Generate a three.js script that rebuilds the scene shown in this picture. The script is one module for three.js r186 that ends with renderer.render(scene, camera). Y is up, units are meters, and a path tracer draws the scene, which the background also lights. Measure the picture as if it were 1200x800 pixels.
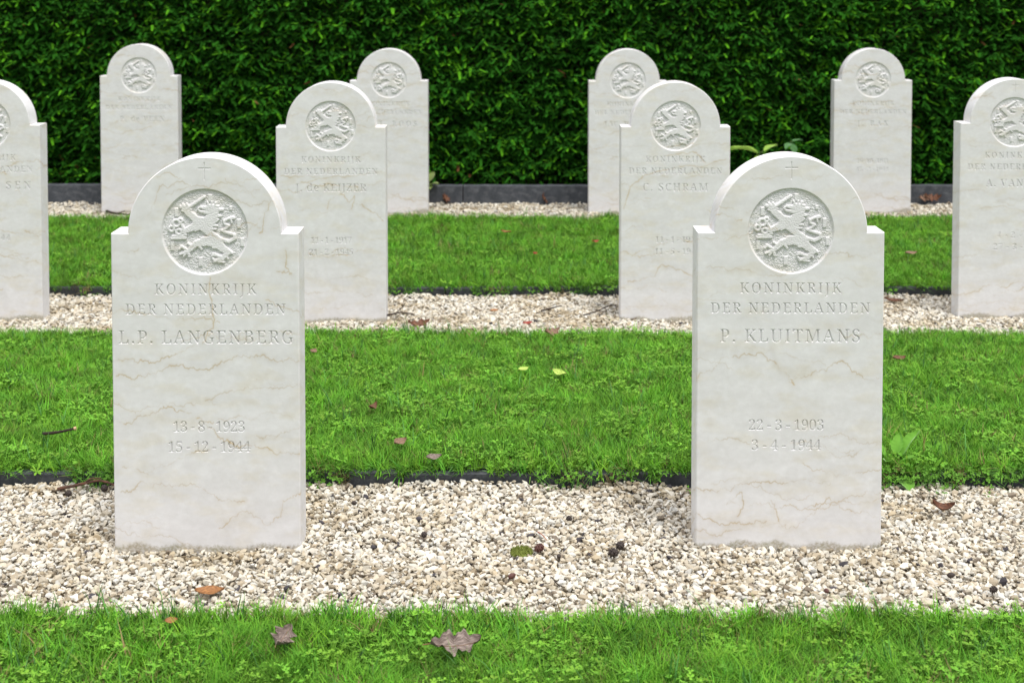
import * as THREE from 'three';
import { mergeGeometries, toCreasedNormals } from 'three/addons/utils/BufferGeometryUtils.js';
import { ConvexGeometry } from 'three/addons/geometries/ConvexGeometry.js';
import { FontLoader } from 'three/addons/loaders/FontLoader.js';
import { createNoise2D, createNoise3D } from 'simplex-noise';

// ---------------------------------------------------------------- camera, sky, sun, exposure
const scene = new THREE.Scene();
const PW = 1200, PH = 800, FOCAL = 1610, PCX = 600, PCY = 45;      // the photograph's lens in its own pixels (risen front: verticals stay upright)
const PITCH = THREE.MathUtils.degToRad(2.5), EYE = 1.55;
const fullH = 2 * (PH - PCY);
const camera = new THREE.PerspectiveCamera(2 * Math.atan(fullH / 2 / FOCAL) * 180 / Math.PI, PW / fullH, 0.05, 400);
camera.setViewOffset(PW, fullH, 0, fullH / 2 - PCY, PW, PH);
camera.position.set(0, EYE, 0);
camera.rotation.x = -PITCH;
camera.focus = 3.9;
camera.userData.fStop = 4.0;
camera.updateMatrixWorld();

const renderer = new THREE.WebGLRenderer({ antialias: true });
renderer.toneMapping = THREE.LinearToneMapping;
renderer.toneMappingExposure = 1.9;
renderer.shadowMap.enabled = true;

{ // an even overcast sky: brighter towards the zenith
  const w = 64, h = 32, data = new Float32Array(w * h * 4);
  for (let j = 0; j < h; j++) {
    const el = ((j + 0.5) / h - 0.5) * Math.PI, s = Math.max(0, Math.sin(el)), l = (1 + 2 * s) / 3;
    for (let i = 0; i < w; i++) data.set([0.985 * l, 0.985 * l, 1.05 * l, 1], (j * w + i) * 4);
  }
  const sky = new THREE.DataTexture(data, w, h, THREE.RGBAFormat, THREE.FloatType);
  sky.mapping = THREE.EquirectangularReflectionMapping;
  sky.magFilter = sky.minFilter = THREE.LinearFilter;
  sky.needsUpdate = true;
  scene.background = sky;
  scene.environment = sky;
}
const sun = new THREE.DirectionalLight(new THREE.Color(1, 0.965, 0.91), 1.5);
sun.position.set(1.6, 7.6, 2.7);
sun.target.position.set(0, 0, -5);
sun.position.add(sun.target.position);
sun.castShadow = true;
sun.shadow.radius = 34;
sun.shadow.mapSize.set(2048, 2048);
Object.assign(sun.shadow.camera, { left: -9, right: 9, top: 9, bottom: -9, near: 0.5, far: 30 });
scene.add(sun, sun.target);

// ---------------------------------------------------------------- helpers
function rng(seed) { let a = seed >>> 0; return () => { a = (a + 0x6d2b79f5) | 0; let t = Math.imul(a ^ (a >>> 15), 1 | a); t = (t + Math.imul(t ^ (t >>> 7), 61 | t)) ^ t; return ((t ^ (t >>> 14)) >>> 0) / 4294967296; }; }
const N2 = createNoise2D(rng(11)), N3 = createNoise3D(rng(12));
const fbm = (x, y, o = 4) => { let s = 0, a = 0.5; for (let i = 0; i < o; i++) { s += a * N2(x, y); x = x * 2.03 + 17.1; y = y * 2.03 - 9.7; a *= 0.5; } return s; };
const clamp = THREE.MathUtils.clamp, lerp = THREE.MathUtils.lerp, sstep = THREE.MathUtils.smoothstep;
const mat = (o) => new THREE.MeshStandardMaterial({ roughness: 0.9, side: THREE.DoubleSide, ...o });
const lin = (r, g, b) => new THREE.Color().setRGB(r, g, b);
const taken = new Map();
function numbered(name) { const n = taken.get(name) || 0; taken.set(name, n + 1); return n ? `${name}_${String(n).padStart(3, '0')}` : name; }
function tag(o, label, category, group) { o.userData.label = label; o.userData.category = category; if (group) o.userData.group = group; return o; }
function shade(o) { o.traverse((m) => { if (m.isMesh) { m.castShadow = true; m.receiveShadow = true; } }); return o; }
function mesh(name, geometry, material, parent) { const m = new THREE.Mesh(geometry, material); m.name = parent ? name : numbered(name); (parent || scene).add(m); return shade(m); }
function group(name, x = 0, y = 0, z = 0) { const g = new THREE.Group(); g.name = numbered(name); g.position.set(x, y, z); scene.add(g); return g; }
// a pixel of the photograph to the point where its ray meets the level y
function onGround(px, py, y) {
  const d = new THREE.Vector3((px - PCX) / FOCAL, -(py - PCY) / FOCAL, -1).applyEuler(camera.rotation), t = (y - EYE) / d.y;
  return new THREE.Vector3(d.x * t, y, d.z * t);
}
const zAt = (py, y) => onGround(PCX, py, y).z;

// ---------------------------------------------------------------- levels and bands (gravel beds and lawns run across)
const G1 = 0.018, G2 = -0.019, G3 = 0.039, STEP = 0.034;
const zLawn0 = zAt(727, G1), zKerb1 = zAt(567, G1), zLawn1 = zAt(394, G2), zKerb2 = zAt(345, G2), zLawn2 = zAt(257, G3), zKerb3 = zAt(238, G3);
const KT = 0.035;                                                   // thickness of the lawn edging
const lawnLevel = (z) => z > zLawn0 - 0.02 ? G1 + 0.004 : z > zLawn1 - 0.02 ? lerp(G1 + STEP, G2 + 0.002, (zKerb1 - z) / (zKerb1 - zLawn1)) : lerp(G2 + STEP, G3 + 0.002, clamp((zKerb2 - z) / (zKerb2 - zLawn2), 0, 1));
const bump = (x, z) => 0.006 * N2(x * 1.3, z * 1.3) + 0.003 * N2(x * 4, z * 4 + 30);

function noiseTexture(w, h, f, repeat) {
  const data = new Uint8Array(w * h * 4);
  for (let j = 0; j < h; j++) for (let i = 0; i < w; i++) { const c = f(i / w, j / h); data.set([c[0] * 255, c[1] * 255, c[2] * 255, 255].map((v) => clamp(Math.round(v), 0, 255)), (j * w + i) * 4); }
  const t = new THREE.DataTexture(data, w, h);
  t.colorSpace = THREE.SRGBColorSpace; t.magFilter = THREE.LinearFilter; t.minFilter = THREE.LinearMipmapLinearFilter; t.generateMipmaps = true;
  t.wrapS = t.wrapT = THREE.RepeatWrapping; if (repeat) t.repeat.set(repeat, repeat); t.needsUpdate = true;
  return t;
}
const srgb = (v) => v <= 0.0031308 ? 12.92 * v : 1.055 * Math.pow(v, 1 / 2.4) - 0.055;

const soilTex = noiseTexture(256, 256, (u, v) => { const n = 0.5 + fbm(u * 9, v * 9, 5), m = 0.5 + fbm(u * 60, v * 60, 2); return [0.19 + 0.1 * n + 0.12 * m, 0.16 + 0.09 * n + 0.1 * m, 0.11 + 0.06 * n + 0.07 * m]; }, 0.7);
const humusTex = noiseTexture(256, 256, (u, v) => { const n = 0.5 + fbm(u * 14, v * 14, 5); return [0.12 + 0.12 * n, 0.09 + 0.09 * n, 0.06 + 0.06 * n]; }, 1.1);
const turfTex = noiseTexture(256, 256, (u, v) => { const n = 0.5 + fbm(u * 12, v * 12, 5), m = 0.5 + fbm(u * 70, v * 70, 2); return [0.17 + 0.12 * m, 0.24 + 0.12 * n + 0.1 * m, 0.08 + 0.05 * m]; }, 0.9);
const sandTex = noiseTexture(256, 256, (u, v) => { const n = 0.5 + fbm(u * 20, v * 20, 4), m = 0.5 + fbm(u * 90, v * 90, 2); return [0.38 + 0.16 * n + 0.2 * m, 0.34 + 0.15 * n + 0.19 * m, 0.27 + 0.13 * n + 0.16 * m]; }, 1.3);

function sheet(name, x0, x1, zNear, zFar, nx, nz, level, material) {
  const p = [], uv = [], ix = [];
  for (let j = 0; j <= nz; j++) for (let i = 0; i <= nx; i++) { const x = lerp(x0, x1, i / nx), z = lerp(zNear, zFar, j / nz); p.push(x, level(x, z), z); uv.push(x, -z); }
  for (let j = 0; j < nz; j++) for (let i = 0; i < nx; i++) { const a = j * (nx + 1) + i, b = a + 1, c = a + nx + 1, d = c + 1; ix.push(a, b, d, a, d, c); }
  const g = new THREE.BufferGeometry();
  g.setAttribute('position', new THREE.Float32BufferAttribute(p, 3)); g.setAttribute('uv', new THREE.Float32BufferAttribute(uv, 2)); g.setIndex(ix); g.computeVertexNormals();
  const m = mesh(name, g, material); m.userData.kind = 'structure'; return m;
}
sheet('ground', -60, 60, 40, -70, 4, 4, () => -0.12, mat({ map: soilTex }));
const turfMat = mat({ map: turfTex });
const gravelBase = mat({ map: sandTex });
const LAWN_X = 7.5;
sheet('lawn', -LAWN_X, LAWN_X, 6, zLawn0, 60, 60, (x, z) => lawnLevel(z) + bump(x, z), turfMat);
sheet('gravel_bed', -LAWN_X, LAWN_X, zLawn0, zKerb1, 40, 8, (x, z) => G1 - 0.022, gravelBase);
sheet('lawn', -LAWN_X, LAWN_X, zKerb1 - KT, zLawn1, 60, 20, (x, z) => lawnLevel(z) + bump(x, z), turfMat);
sheet('gravel_bed', -LAWN_X, LAWN_X, zLawn1, zKerb2, 40, 8, () => G2 - 0.022, gravelBase);
sheet('lawn', -LAWN_X, LAWN_X, zKerb2 - KT, zLawn2, 60, 20, (x, z) => lawnLevel(z) + bump(x, z), turfMat);
sheet('gravel_bed', -LAWN_X, LAWN_X, zLawn2, zKerb3, 40, 8, () => G3 - 0.022, gravelBase);
sheet('soil_bed', -LAWN_X, LAWN_X, zKerb3 - 0.05, zKerb3 - 1.6, 40, 6, (x, z) => G3 + 0.06 + bump(x, z), mat({ map: humusTex }));

// ---------------------------------------------------------------- edging boards and kerb
function boardGeometry(L, H, T, seed) {                             // a board with worn edges, standing on y = 0, front at z = 0
  const r = rng(seed), nx = 24, c = 0.004, prof = [[0, 0], [0, H - c], [-c, H], [-T + c, H], [-T, H - c], [-T, 0]], p = [], ix = [], uv = [];
  for (let i = 0; i <= nx; i++) { const x = lerp(-L / 2, L / 2, i / nx), w = (r() - 0.5) * 0.003, e = (r() - 0.5) * 0.002; prof.forEach(([z, y], k) => { p.push(x, y + (y > 0 ? w : 0), z + (k < 3 ? e : 0)); uv.push(x, y - z); }); }
  const m = prof.length;
  for (let i = 0; i < nx; i++) for (let k = 0; k < m - 1; k++) { const a = i * m + k, b = a + m; ix.push(a, b, a + 1, b, b + 1, a + 1); }
  const o = nx * m; for (let k = 1; k < m - 1; k++) { ix.push(0, k, k + 1); ix.push(o, o + k + 1, o + k); }
  const g = new THREE.BufferGeometry();
  g.setAttribute('position', new THREE.Float32BufferAttribute(p, 3)); g.setAttribute('uv', new THREE.Float32BufferAttribute(uv, 2)); g.setIndex(ix);
  return toCreasedNormals(g, 0.5);
}
const slateTex = noiseTexture(256, 256, (u, v) => { const n = fbm(u * 8, v * 8, 5), m = fbm(u * 40, v * 40, 3), s = 0.5 * sstep(fbm(u * 9 + 40, v * 16, 5), -0.1, 0.6); const b = 0.19 + 0.05 * n + 0.05 * m; return [b + 0.1 * s, b + 0.015 + 0.1 * s, b + 0.03 + 0.08 * s]; }, 2);
const kerbTex = noiseTexture(256, 256, (u, v) => { const n = fbm(u * 8, v * 8, 5), m = fbm(u * 50, v * 50, 3), s = 0.5 * sstep(fbm(u * 9 + 40, v * 16, 5), -0.2, 0.6); const b = 0.25 + 0.05 * n + 0.06 * m; return [b + 0.16 * s, b + 0.015 + 0.15 * s, b + 0.035 + 0.14 * s]; }, 1.2);
const slateMat = mat({ map: slateTex, roughness: 0.75 }), kerbMat = mat({ map: kerbTex, roughness: 0.85 });
function edging(name, label, z, base, height, T, L, material, boardName, seed) {
  const g = tag(group(name, 0, base - 0.06, z), label, 'edging'), r = rng(seed), vars = [0, 1, 2].map((k) => boardGeometry(L - 0.006, height + 0.06, T, seed + k));
  const n = Math.ceil(2 * LAWN_X / L);
  for (let i = 0; i < n; i++) { const m = mesh(boardName, vars[i % 3], material, g); m.position.set(-LAWN_X + (i + 0.5) * L + 0.17, (r() - 0.5) * 0.008, (r() - 0.5) * 0.006); m.rotation.set(0, (r() - 0.5) * 0.008, (r() - 0.5) * 0.006); }
  return g;
}
edging('lawn_edging', 'dark charcoal lawn edging behind the two headstones with crosses on the wide gravel bed', zKerb1, G1, STEP + 0.001, KT, 1.0, slateMat, 'edging_board', 51);
edging('lawn_edging', 'dark charcoal lawn edging along the middle gravel bed, behind the second row of headstones', zKerb2, G2, STEP + 0.001, KT, 1.0, slateMat, 'edging_board', 61);
edging('hedge_kerb', 'blue grey kerb at the foot of the clipped hedge', zKerb3, G3, 0.122, 0.06, 1.0, kerbMat, 'kerb_block', 71);

// ---------------------------------------------------------------- marble
const MX = 0.72, MY = 1.2, MY0 = -0.06;                             // metres the marble texture covers
function marbleTexture(w, h, seed, veins) {
  const r = rng(seed), n2 = createNoise2D(rng(seed + 5)), f = (x, y, o) => { let s = 0, a = 0.5; for (let i = 0; i < o; i++) { s += a * n2(x, y); x = x * 2.1 + 5.3; y = y * 2.1 + 1.7; a *= 0.5; } return s; };
  const vein = new Float32Array(w * h), ochre = new Float32Array(w * h), sx = w / MX, sy = h / MY;
  function line(pts, width, strength, rust) {
    let q = pts.map(([x, y]) => [x, y]), amp = 0.0085;
    for (let k = 0; k < 5; k++) { const o = [q[0]]; for (let i = 1; i < q.length; i++) { const [a, b] = q[i - 1], [c, d] = q[i], L = Math.hypot(c - a, d - b); o.push([(a + c) / 2 + (r() - 0.5) * amp * 0.7, (b + d) / 2 + (r() - 0.5) * Math.min(amp * 2, L * 0.8)], [c, d]); } q = o; amp *= 0.76; }
    const ph = r() * 50;
    for (let i = 1; i < q.length; i++) {
      const [a, b] = q[i - 1], [c, d] = q[i], s = strength * clamp(0.68 + 0.7 * n2(i * 0.017 + ph, 3) + 0.25 * n2(i * 0.21 + ph, 7), 0.12, 1.15), wd = width * (0.4 + 0.75 * Math.abs(n2(i * 0.05 + ph, 9)));
      const x0 = Math.max(0, Math.floor((Math.min(a, c) - 8 * wd + MX / 2) * sx)), x1 = Math.min(w - 1, Math.ceil((Math.max(a, c) + 8 * wd + MX / 2) * sx)), y0 = Math.max(0, Math.floor((Math.min(b, d) - 8 * wd - MY0) * sy)), y1 = Math.min(h - 1, Math.ceil((Math.max(b, d) + 8 * wd - MY0) * sy));
      const ex = c - a, ey = d - b, l2 = ex * ex + ey * ey || 1e-9, cl = clamp(0.5 + n2(i * 0.03 + ph, 21), 0, 1);
      for (let y = y0; y <= y1; y++) for (let x = x0; x <= x1; x++) {
        const px = (x + 0.5) / sx - MX / 2, py = (y + 0.5) / sy + MY0, t = clamp(((px - a) * ex + (py - b) * ey) / l2, 0, 1), dd = Math.hypot(px - a - t * ex, py - b - t * ey);
        const v = s * (0.64 * Math.exp(-(dd * dd) / (wd * wd * 0.34)) + 0.24 * Math.exp(-dd / (wd * 1.8)) + 0.16 * cl * Math.exp(-dd / (wd * 5))), k = y * w + x;
        if (v > vein[k]) vein[k] = v;
        if (rust * v > ochre[k]) ochre[k] = rust * v;
      }
    }
  }
  for (const [pts, s, rust] of veins) line(pts, 0.0022, Math.min(1.3, s * 2.1), rust || 0.35);
  const extra = veins.length ? 26 : 32;
  for (let i = 0; i < extra; i++) {                                 // thin seams that wander across, mostly level
    let x = (r() - 0.5) * 0.62, y = MY0 + r() * MY; const pts = [[x, y]], n = 2 + Math.floor(r() * 6), dir = r() < 0.5 ? -1 : 1;
    for (let k = 0; k < n; k++) { x += dir * (0.03 + r() * 0.05); y += (r() - 0.5) * 0.05; pts.push([x, y]); }
    line(pts, 0.0009 + r() * 0.0016, (veins.length ? 0.45 : 0.65) + r() * (veins.length ? 0.65 : 0.85), r() * 0.9);
  }
  const data = new Uint8Array(w * h * 4);
  for (let j = 0; j < h; j++) for (let i = 0; i < w; i++) {
    const x = (i + 0.5) / sx - MX / 2, y = (j + 0.5) / sy + MY0, k = j * w + i;
    const big = f(x * 4.5 + 0.4 * n2(x * 7, y * 7), y * 11, 4), cloud = sstep(f(x * 17 + 30, y * 22, 3), 0.1, 0.42), fine = n2(x * 330, y * 330), mott = f(x * 34 + 11, y * 48, 3), tan = sstep(f(x * 5 + 70, y * 12, 5), -0.1, 0.6);
    let R = 0.664 + 0.05 * big + 0.03 * mott + 0.022 * cloud + 0.012 * fine - 0.018 * tan, Gc = 0.658 + 0.052 * big + 0.031 * mott + 0.023 * cloud + 0.012 * fine - 0.034 * tan, B = 0.656 + 0.056 * big + 0.034 * mott + 0.026 * cloud + 0.012 * fine - 0.075 * tan;
    const v = clamp(vein[k], 0, 1), o = clamp(ochre[k], 0, 1);
    R = lerp(R, lerp(0.47, 0.5, o), v * 0.85); Gc = lerp(Gc, lerp(0.4, 0.365, o), v * 0.85); B = lerp(B, lerp(0.29, 0.18, o), v * 0.85);
    // algae and splashed earth with a ragged edge just above the gravel
    const line_ = 0.004 + 0.013 * clamp(0.4 + 0.8 * n2(x * 7, seed), 0, 1) + 0.02 * Math.pow(clamp(n2(x * 5 + 3, seed + 8) - 0.2 + x * 0.8, 0, 1), 1.5) + 0.003 * n2(x * 70, seed + 3) + 0.003 * n2(x * 240, y * 240);
    if (y < line_ + 0.006) { const a = sstep(line_ - y, -0.006, 0.008) * clamp(0.66 + 0.3 * n2(x * 90, y * 110) + 0.25 * n2(x * 330, y * 330), 0.1, 0.85), gr = 0.5 + 0.5 * n2(x * 14, 4); R = lerp(R, lerp(0.3, 0.24, gr), a); Gc = lerp(Gc, lerp(0.25, 0.22, gr), a); B = lerp(B, lerp(0.17, 0.11, gr), a); }
    data.set([R, Gc, B, 1].map((c) => clamp(Math.round(255 * srgb(clamp(c, 0, 1))), 0, 255)), k * 4);
  }
  const t = new THREE.DataTexture(data, w, h);
  t.colorSpace = THREE.SRGBColorSpace; t.magFilter = THREE.LinearFilter; t.minFilter = THREE.LinearMipmapLinearFilter; t.generateMipmaps = true; t.needsUpdate = true;
  t.wrapS = t.wrapT = THREE.MirroredRepeatWrapping;
  return t;
}
const grainTex = (() => { const t = noiseTexture(256, 256, (u, v) => { const n = 0.5 + 0.35 * N2(u * 110, v * 110) + 0.25 * N2(u * 31, v * 31); return [n, n, n]; }, 3); t.colorSpace = THREE.NoColorSpace; return t; })();

// ---------------------------------------------------------------- lettering: outlines to V-cut depth
const font = await new FontLoader().loadAsync('fonts/droid/droid_serif_regular.typeface.json');
const glyphCache = new Map();
function glyph(ch) {
  if (!glyphCache.has(ch)) {
    const seg = []; let lo = 9, hi = -9;
    for (const s of font.generateShapes(ch, 1)) { const e = s.extractPoints(6); for (const ring of [e.shape, ...e.holes]) for (let i = 0; i < ring.length; i++) { const a = ring[i], b = ring[(i + 1) % ring.length]; seg.push([a.x, a.y, b.x, b.y]); lo = Math.min(lo, a.x); hi = Math.max(hi, a.x); } }
    glyphCache.set(ch, { seg, lo: seg.length ? lo : 0, hi: seg.length ? hi : 0, adv: (font.data.glyphs[ch] || font.data.glyphs[' ']).ha / font.data.resolution });
  }
  return glyphCache.get(ch);
}
let CAP = 0; for (const [, y] of glyph('H').seg) CAP = Math.max(CAP, y);
// text set to a cap height and an overall width (tracking takes up the difference); returns placed glyphs
function setText(str, cap, width, cx, base, startX) {
  const size = cap / CAP, out = [], chars = [...str]; let x = 0; const sq = 0.97;
  const gs = chars.map((c) => glyph(c)), natural = gs.reduce((s, g) => s + g.adv * size * sq, 0), track = width ? (width - natural) / Math.max(1, chars.length - 1) : cap * 0.1;
  gs.forEach((g) => { out.push({ g, x, size, sq }); x += g.adv * size * sq + track; });
  const total = x - track, off = startX !== undefined ? startX : cx - total / 2;
  out.forEach((o) => { o.x += off; o.y = base; });
  return out;
}
function textDepth(items, x, y) {                                    // depth of the V-cut in metres at a point of the face
  let best = 0;
  for (const { g, x: gx, y: gy, size, sq } of items) {
    const u = (x - gx) / (size * sq), v = (y - gy) / size;
    if (u < g.lo - 0.03 || u > g.hi + 0.03 || v < -0.3 || v > 1.1) continue;
    let inside = false, d = 9;
    for (const [ax, ay, bx, by] of g.seg) {
      if ((ay > v) !== (by > v) && u < (bx - ax) * (v - ay) / (by - ay) + ax) inside = !inside;
      const ex = bx - ax, ey = by - ay, t = clamp(((u - ax) * ex + (v - ay) * ey) / (ex * ex + ey * ey || 1e-9), 0, 1), q = Math.hypot(u - ax - t * ex, v - ay - t * ey);
      if (q < d) d = q;
    }
    best = Math.max(best, Math.min(0.0042, ((inside ? d : -d) * size + 0.0003) * 1.85));
  }
  return best;
}
const stoneUV = (x, y, z) => [(x - z * 0.9) / MX + 0.5, (y - z * 0.35 - MY0) / MY];
function panelGeometry(x0, x1, y0, y1, cell, depth) {
  const nx = Math.round((x1 - x0) / cell), ny = Math.round((y1 - y0) / cell), h = new Float32Array((nx + 1) * (ny + 1)), p = [], uv = [], nr = [], ix = [];
  const cx = (x1 - x0) / nx, cy = (y1 - y0) / ny;
  for (let j = 1; j < ny; j++) for (let i = 1; i < nx; i++) h[j * (nx + 1) + i] = depth(x0 + i * cx, y0 + j * cy);
  const H = (i, j) => h[clamp(j, 0, ny) * (nx + 1) + clamp(i, 0, nx)];
  for (let j = 0; j <= ny; j++) for (let i = 0; i <= nx; i++) {
    const x = x0 + i * cx, y = y0 + j * cy; p.push(x, y, -H(i, j)); uv.push(...stoneUV(x, y, 0));
    const n = new THREE.Vector3((H(i + 1, j) - H(i - 1, j)) / (2 * cx), (H(i, j + 1) - H(i, j - 1)) / (2 * cy), 1).normalize(); nr.push(n.x, n.y, n.z);
  }
  for (let j = 0; j < ny; j++) for (let i = 0; i < nx; i++) { const a = j * (nx + 1) + i, b = a + 1, c = a + nx + 1; ix.push(a, b, c + 1, a, c + 1, c); }
  const g = new THREE.BufferGeometry();
  g.setAttribute('position', new THREE.Float32BufferAttribute(p, 3)); g.setAttribute('normal', new THREE.Float32BufferAttribute(nr, 3)); g.setAttribute('uv', new THREE.Float32BufferAttribute(uv, 2)); g.setIndex(ix);
  return g;
}

// ---------------------------------------------------------------- the crowned lion with sword and arrows, in a sunk roundel (drawn in units of the roundel, x right, y down, centre 402, 401, radius 363)
const LR = 0.1165;
const lionCapsules = [
  // raised forelimb, sword
  [335, 305, 30, 262, 240, 27], [262, 240, 27, 236, 200, 24], [236, 200, 22, 206, 196, 13], [236, 200, 20, 222, 176, 10], [262, 205, 12, 398, 112, 11], [252, 172, 9, 286, 216, 9], [215, 225, 9, 240, 232, 9],
  // lower forelimb with the sheaf of arrows
  [335, 345, 34, 285, 375, 27], [285, 375, 27, 232, 396, 20], [240, 425, 12, 215, 385, 12], [232, 396, 14, 205, 330, 7],
  [128, 458, 12, 236, 452, 12], [132, 438, 7, 232, 432, 7],
  // thigh, shank and paw in front
  [470, 480, 48, 395, 480, 36], [395, 490, 34, 330, 500, 26], [330, 500, 26, 285, 540, 21], [285, 545, 20, 235, 575, 15], [235, 575, 12, 195, 590, 9], [262, 575, 12, 270, 608, 9], [240, 585, 10, 225, 605, 8], [290, 520, 10, 262, 500, 8], [355, 520, 12, 372, 545, 8], [205, 525, 11, 240, 545, 10], [190, 545, 9, 205, 525, 9],
  // hind leg behind
  [500, 490, 44, 545, 540, 32], [545, 540, 30, 595, 572, 24], [595, 572, 22, 545, 625, 18], [545, 625, 17, 480, 645, 14], [480, 645, 10, 466, 625, 9], [510, 650, 10, 555, 655, 8], [470, 590, 12, 500, 600, 13], [500, 600, 12, 535, 610, 14], [595, 560, 12, 625, 580, 9], [460, 605, 9, 480, 585, 9], [575, 600, 10, 590, 625, 7],
  // tail
  [470, 420, 17, 530, 466, 15], [530, 466, 15, 600, 484, 14], [600, 484, 14, 648, 458, 13], [648, 458, 13, 646, 428, 11], [646, 428, 11, 590, 412, 11], [590, 412, 11, 545, 392, 12], [560, 385, 10, 600, 352, 11], [600, 352, 11, 566, 335, 10], [566, 335, 10, 562, 312, 10], [562, 312, 10, 600, 292, 10], [600, 292, 10, 640, 286, 12], [620, 300, 8, 625, 325, 6],
  // muzzle, jaw, ear, mane locks
  [440, 205, 26, 372, 200, 10], [372, 192, 9, 352, 205, 8], [440, 245, 20, 362, 232, 9], [362, 232, 9, 348, 214, 8], [505, 215, 16, 545, 218, 10], [500, 265, 16, 528, 272, 10], [495, 310, 14, 512, 300, 8], [470, 345, 14, 500, 352, 9], [465, 380, 12, 492, 378, 8],
  // crown
  [430, 178, 9, 512, 190, 9], [432, 172, 7, 424, 152, 6], [458, 174, 7, 460, 150, 6], [486, 180, 7, 494, 158, 6],
];
const lionRings = [[165, 330, 28, 9], [126, 376, 21, 9], [186, 402, 22, 9], [200, 308, 15, 8]];
const lionBillets = [[447, 122, 17, 30], [166, 240, 15, 34], [683, 335, 15, 38], [710, 490, 15, 34], [130, 520, 14, 38], [362, 652, 16, 36], [618, 205, 13, 16]];
const lionBody = [[330, 272], [395, 282], [430, 255], [432, 200], [470, 188], [505, 200], [520, 235], [505, 270], [512, 300], [490, 330], [470, 350], [462, 392], [500, 430], [535, 480], [548, 525], [520, 545], [465, 545], [446, 505], [450, 455], [420, 432], [360, 386], [318, 402], [296, 360], [302, 300]];
function lionSD(x, y) {                                              // signed distance, negative inside
  let d = 1e9;
  for (const [ax, ay, ra, bx, by, rb] of lionCapsules) { const ex = bx - ax, ey = by - ay, t = clamp(((x - ax) * ex + (y - ay) * ey) / (ex * ex + ey * ey), 0, 1), q = Math.hypot(x - ax - t * ex, y - ay - t * ey) - lerp(ra, rb, t); if (q < d) d = q; }
  for (const [cx, cy, R, w] of lionRings) d = Math.min(d, Math.abs(Math.hypot(x - cx, y - cy) - R) - w);
  let inside = false, e = 1e9;
  for (let i = 0, n = lionBody.length; i < n; i++) { const [ax, ay] = lionBody[i], [bx, by] = lionBody[(i + 1) % n]; if ((ay > y) !== (by > y) && x < (bx - ax) * (y - ay) / (by - ay) + ax) inside = !inside; const ex = bx - ax, ey = by - ay, t = clamp(((x - ax) * ex + (y - ay) * ey) / (ex * ex + ey * ey), 0, 1); e = Math.min(e, Math.hypot(x - ax - t * ex, y - ay - t * ey)); }
  return Math.min(d, inside ? -e : e);
}
function billetSD(x, y) { let d = 1e9; for (const [cx, cy, a, b] of lionBillets) { const dx = Math.abs(x - cx) - a, dy = Math.abs(y - cy) - b; d = Math.min(d, Math.hypot(Math.max(dx, 0), Math.max(dy, 0)) + Math.min(Math.max(dx, dy), 0)); } return d; }
const emblemCache = new Map();
const EMBLEM_Y = 0.8585;
function emblemGeometry(segs, rings) {                                // a disc of radius LR, centred on 0, 0: sloped rim, tooled floor, raised figure
  const key = segs + '/' + rings; if (emblemCache.has(key)) return emblemCache.get(key);
  const k = 363 / LR, D = 0.006, cache = [];
  const height = (x, y) => {
    const r = Math.hypot(x, y), rim = sstep(LR - r, 0.0, 0.0062), px = 402 + x * k, py = 401 - y * k;
    const floor = -D + 0.0008 * N2(x * 210, y * 210) + 0.0006 * N2(x * 480 + 9, y * 480) + 0.0006 * N2(x * 90, y * 90);
    const a = lionSD(px, py) - 1, b = billetSD(px, py);
    let h = floor, raise = sstep(-a, -4, 1);
    h = lerp(h, -0.0007 - 0.0007 * (1 - sstep(-a, 0, 9)) - 0.00025 * sstep(N2(x * 130, y * 260), 0.1, 0.5) + 0.0003 * N2(x * 160, y * 160), raise);
    const rb = sstep(-b, -3, 1) * (1 - raise); h = lerp(h, -0.0028 + 0.0003 * N2(x * 200, y * 200), rb);
    return rim * h;
  };
  const p = [], ix = [];
  for (let j = 0; j <= rings; j++) for (let i = 0; i <= segs; i++) { const r = LR * j / rings, a = i / segs * Math.PI * 2, x = r * Math.cos(a), y = r * Math.sin(a); p.push(x, y, j === rings ? 0 : height(x, y)); }
  for (let j = 0; j < rings; j++) for (let i = 0; i < segs; i++) { const a = j * (segs + 1) + i, b = a + 1, c = a + segs + 1; if (j) ix.push(a, c, b); ix.push(b, c, c + 1); }
  const nr = [], e = LR / rings;
  for (let i = 0; i < p.length; i += 3) { const x = p[i], y = p[i + 1], edge = Math.hypot(x, y) > LR - e * 0.5, n = edge ? new THREE.Vector3(0, 0, 1) : new THREE.Vector3(-(height(x + e, y) - height(x - e, y)) / (2 * e), -(height(x, y + e) - height(x, y - e)) / (2 * e), 1).normalize(); nr.push(n.x, n.y, n.z); }
  const g = new THREE.BufferGeometry();
  g.setAttribute('position', new THREE.Float32BufferAttribute(p, 3)); g.setAttribute('normal', new THREE.Float32BufferAttribute(nr, 3)); g.setIndex(ix);
  const uv = []; for (let i = 0; i < p.length; i += 3) uv.push(...stoneUV(p[i], p[i + 1] + EMBLEM_Y, 0));
  g.setAttribute('uv', new THREE.Float32BufferAttribute(uv, 2));
  emblemCache.set(key, g); return g;
}

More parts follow.
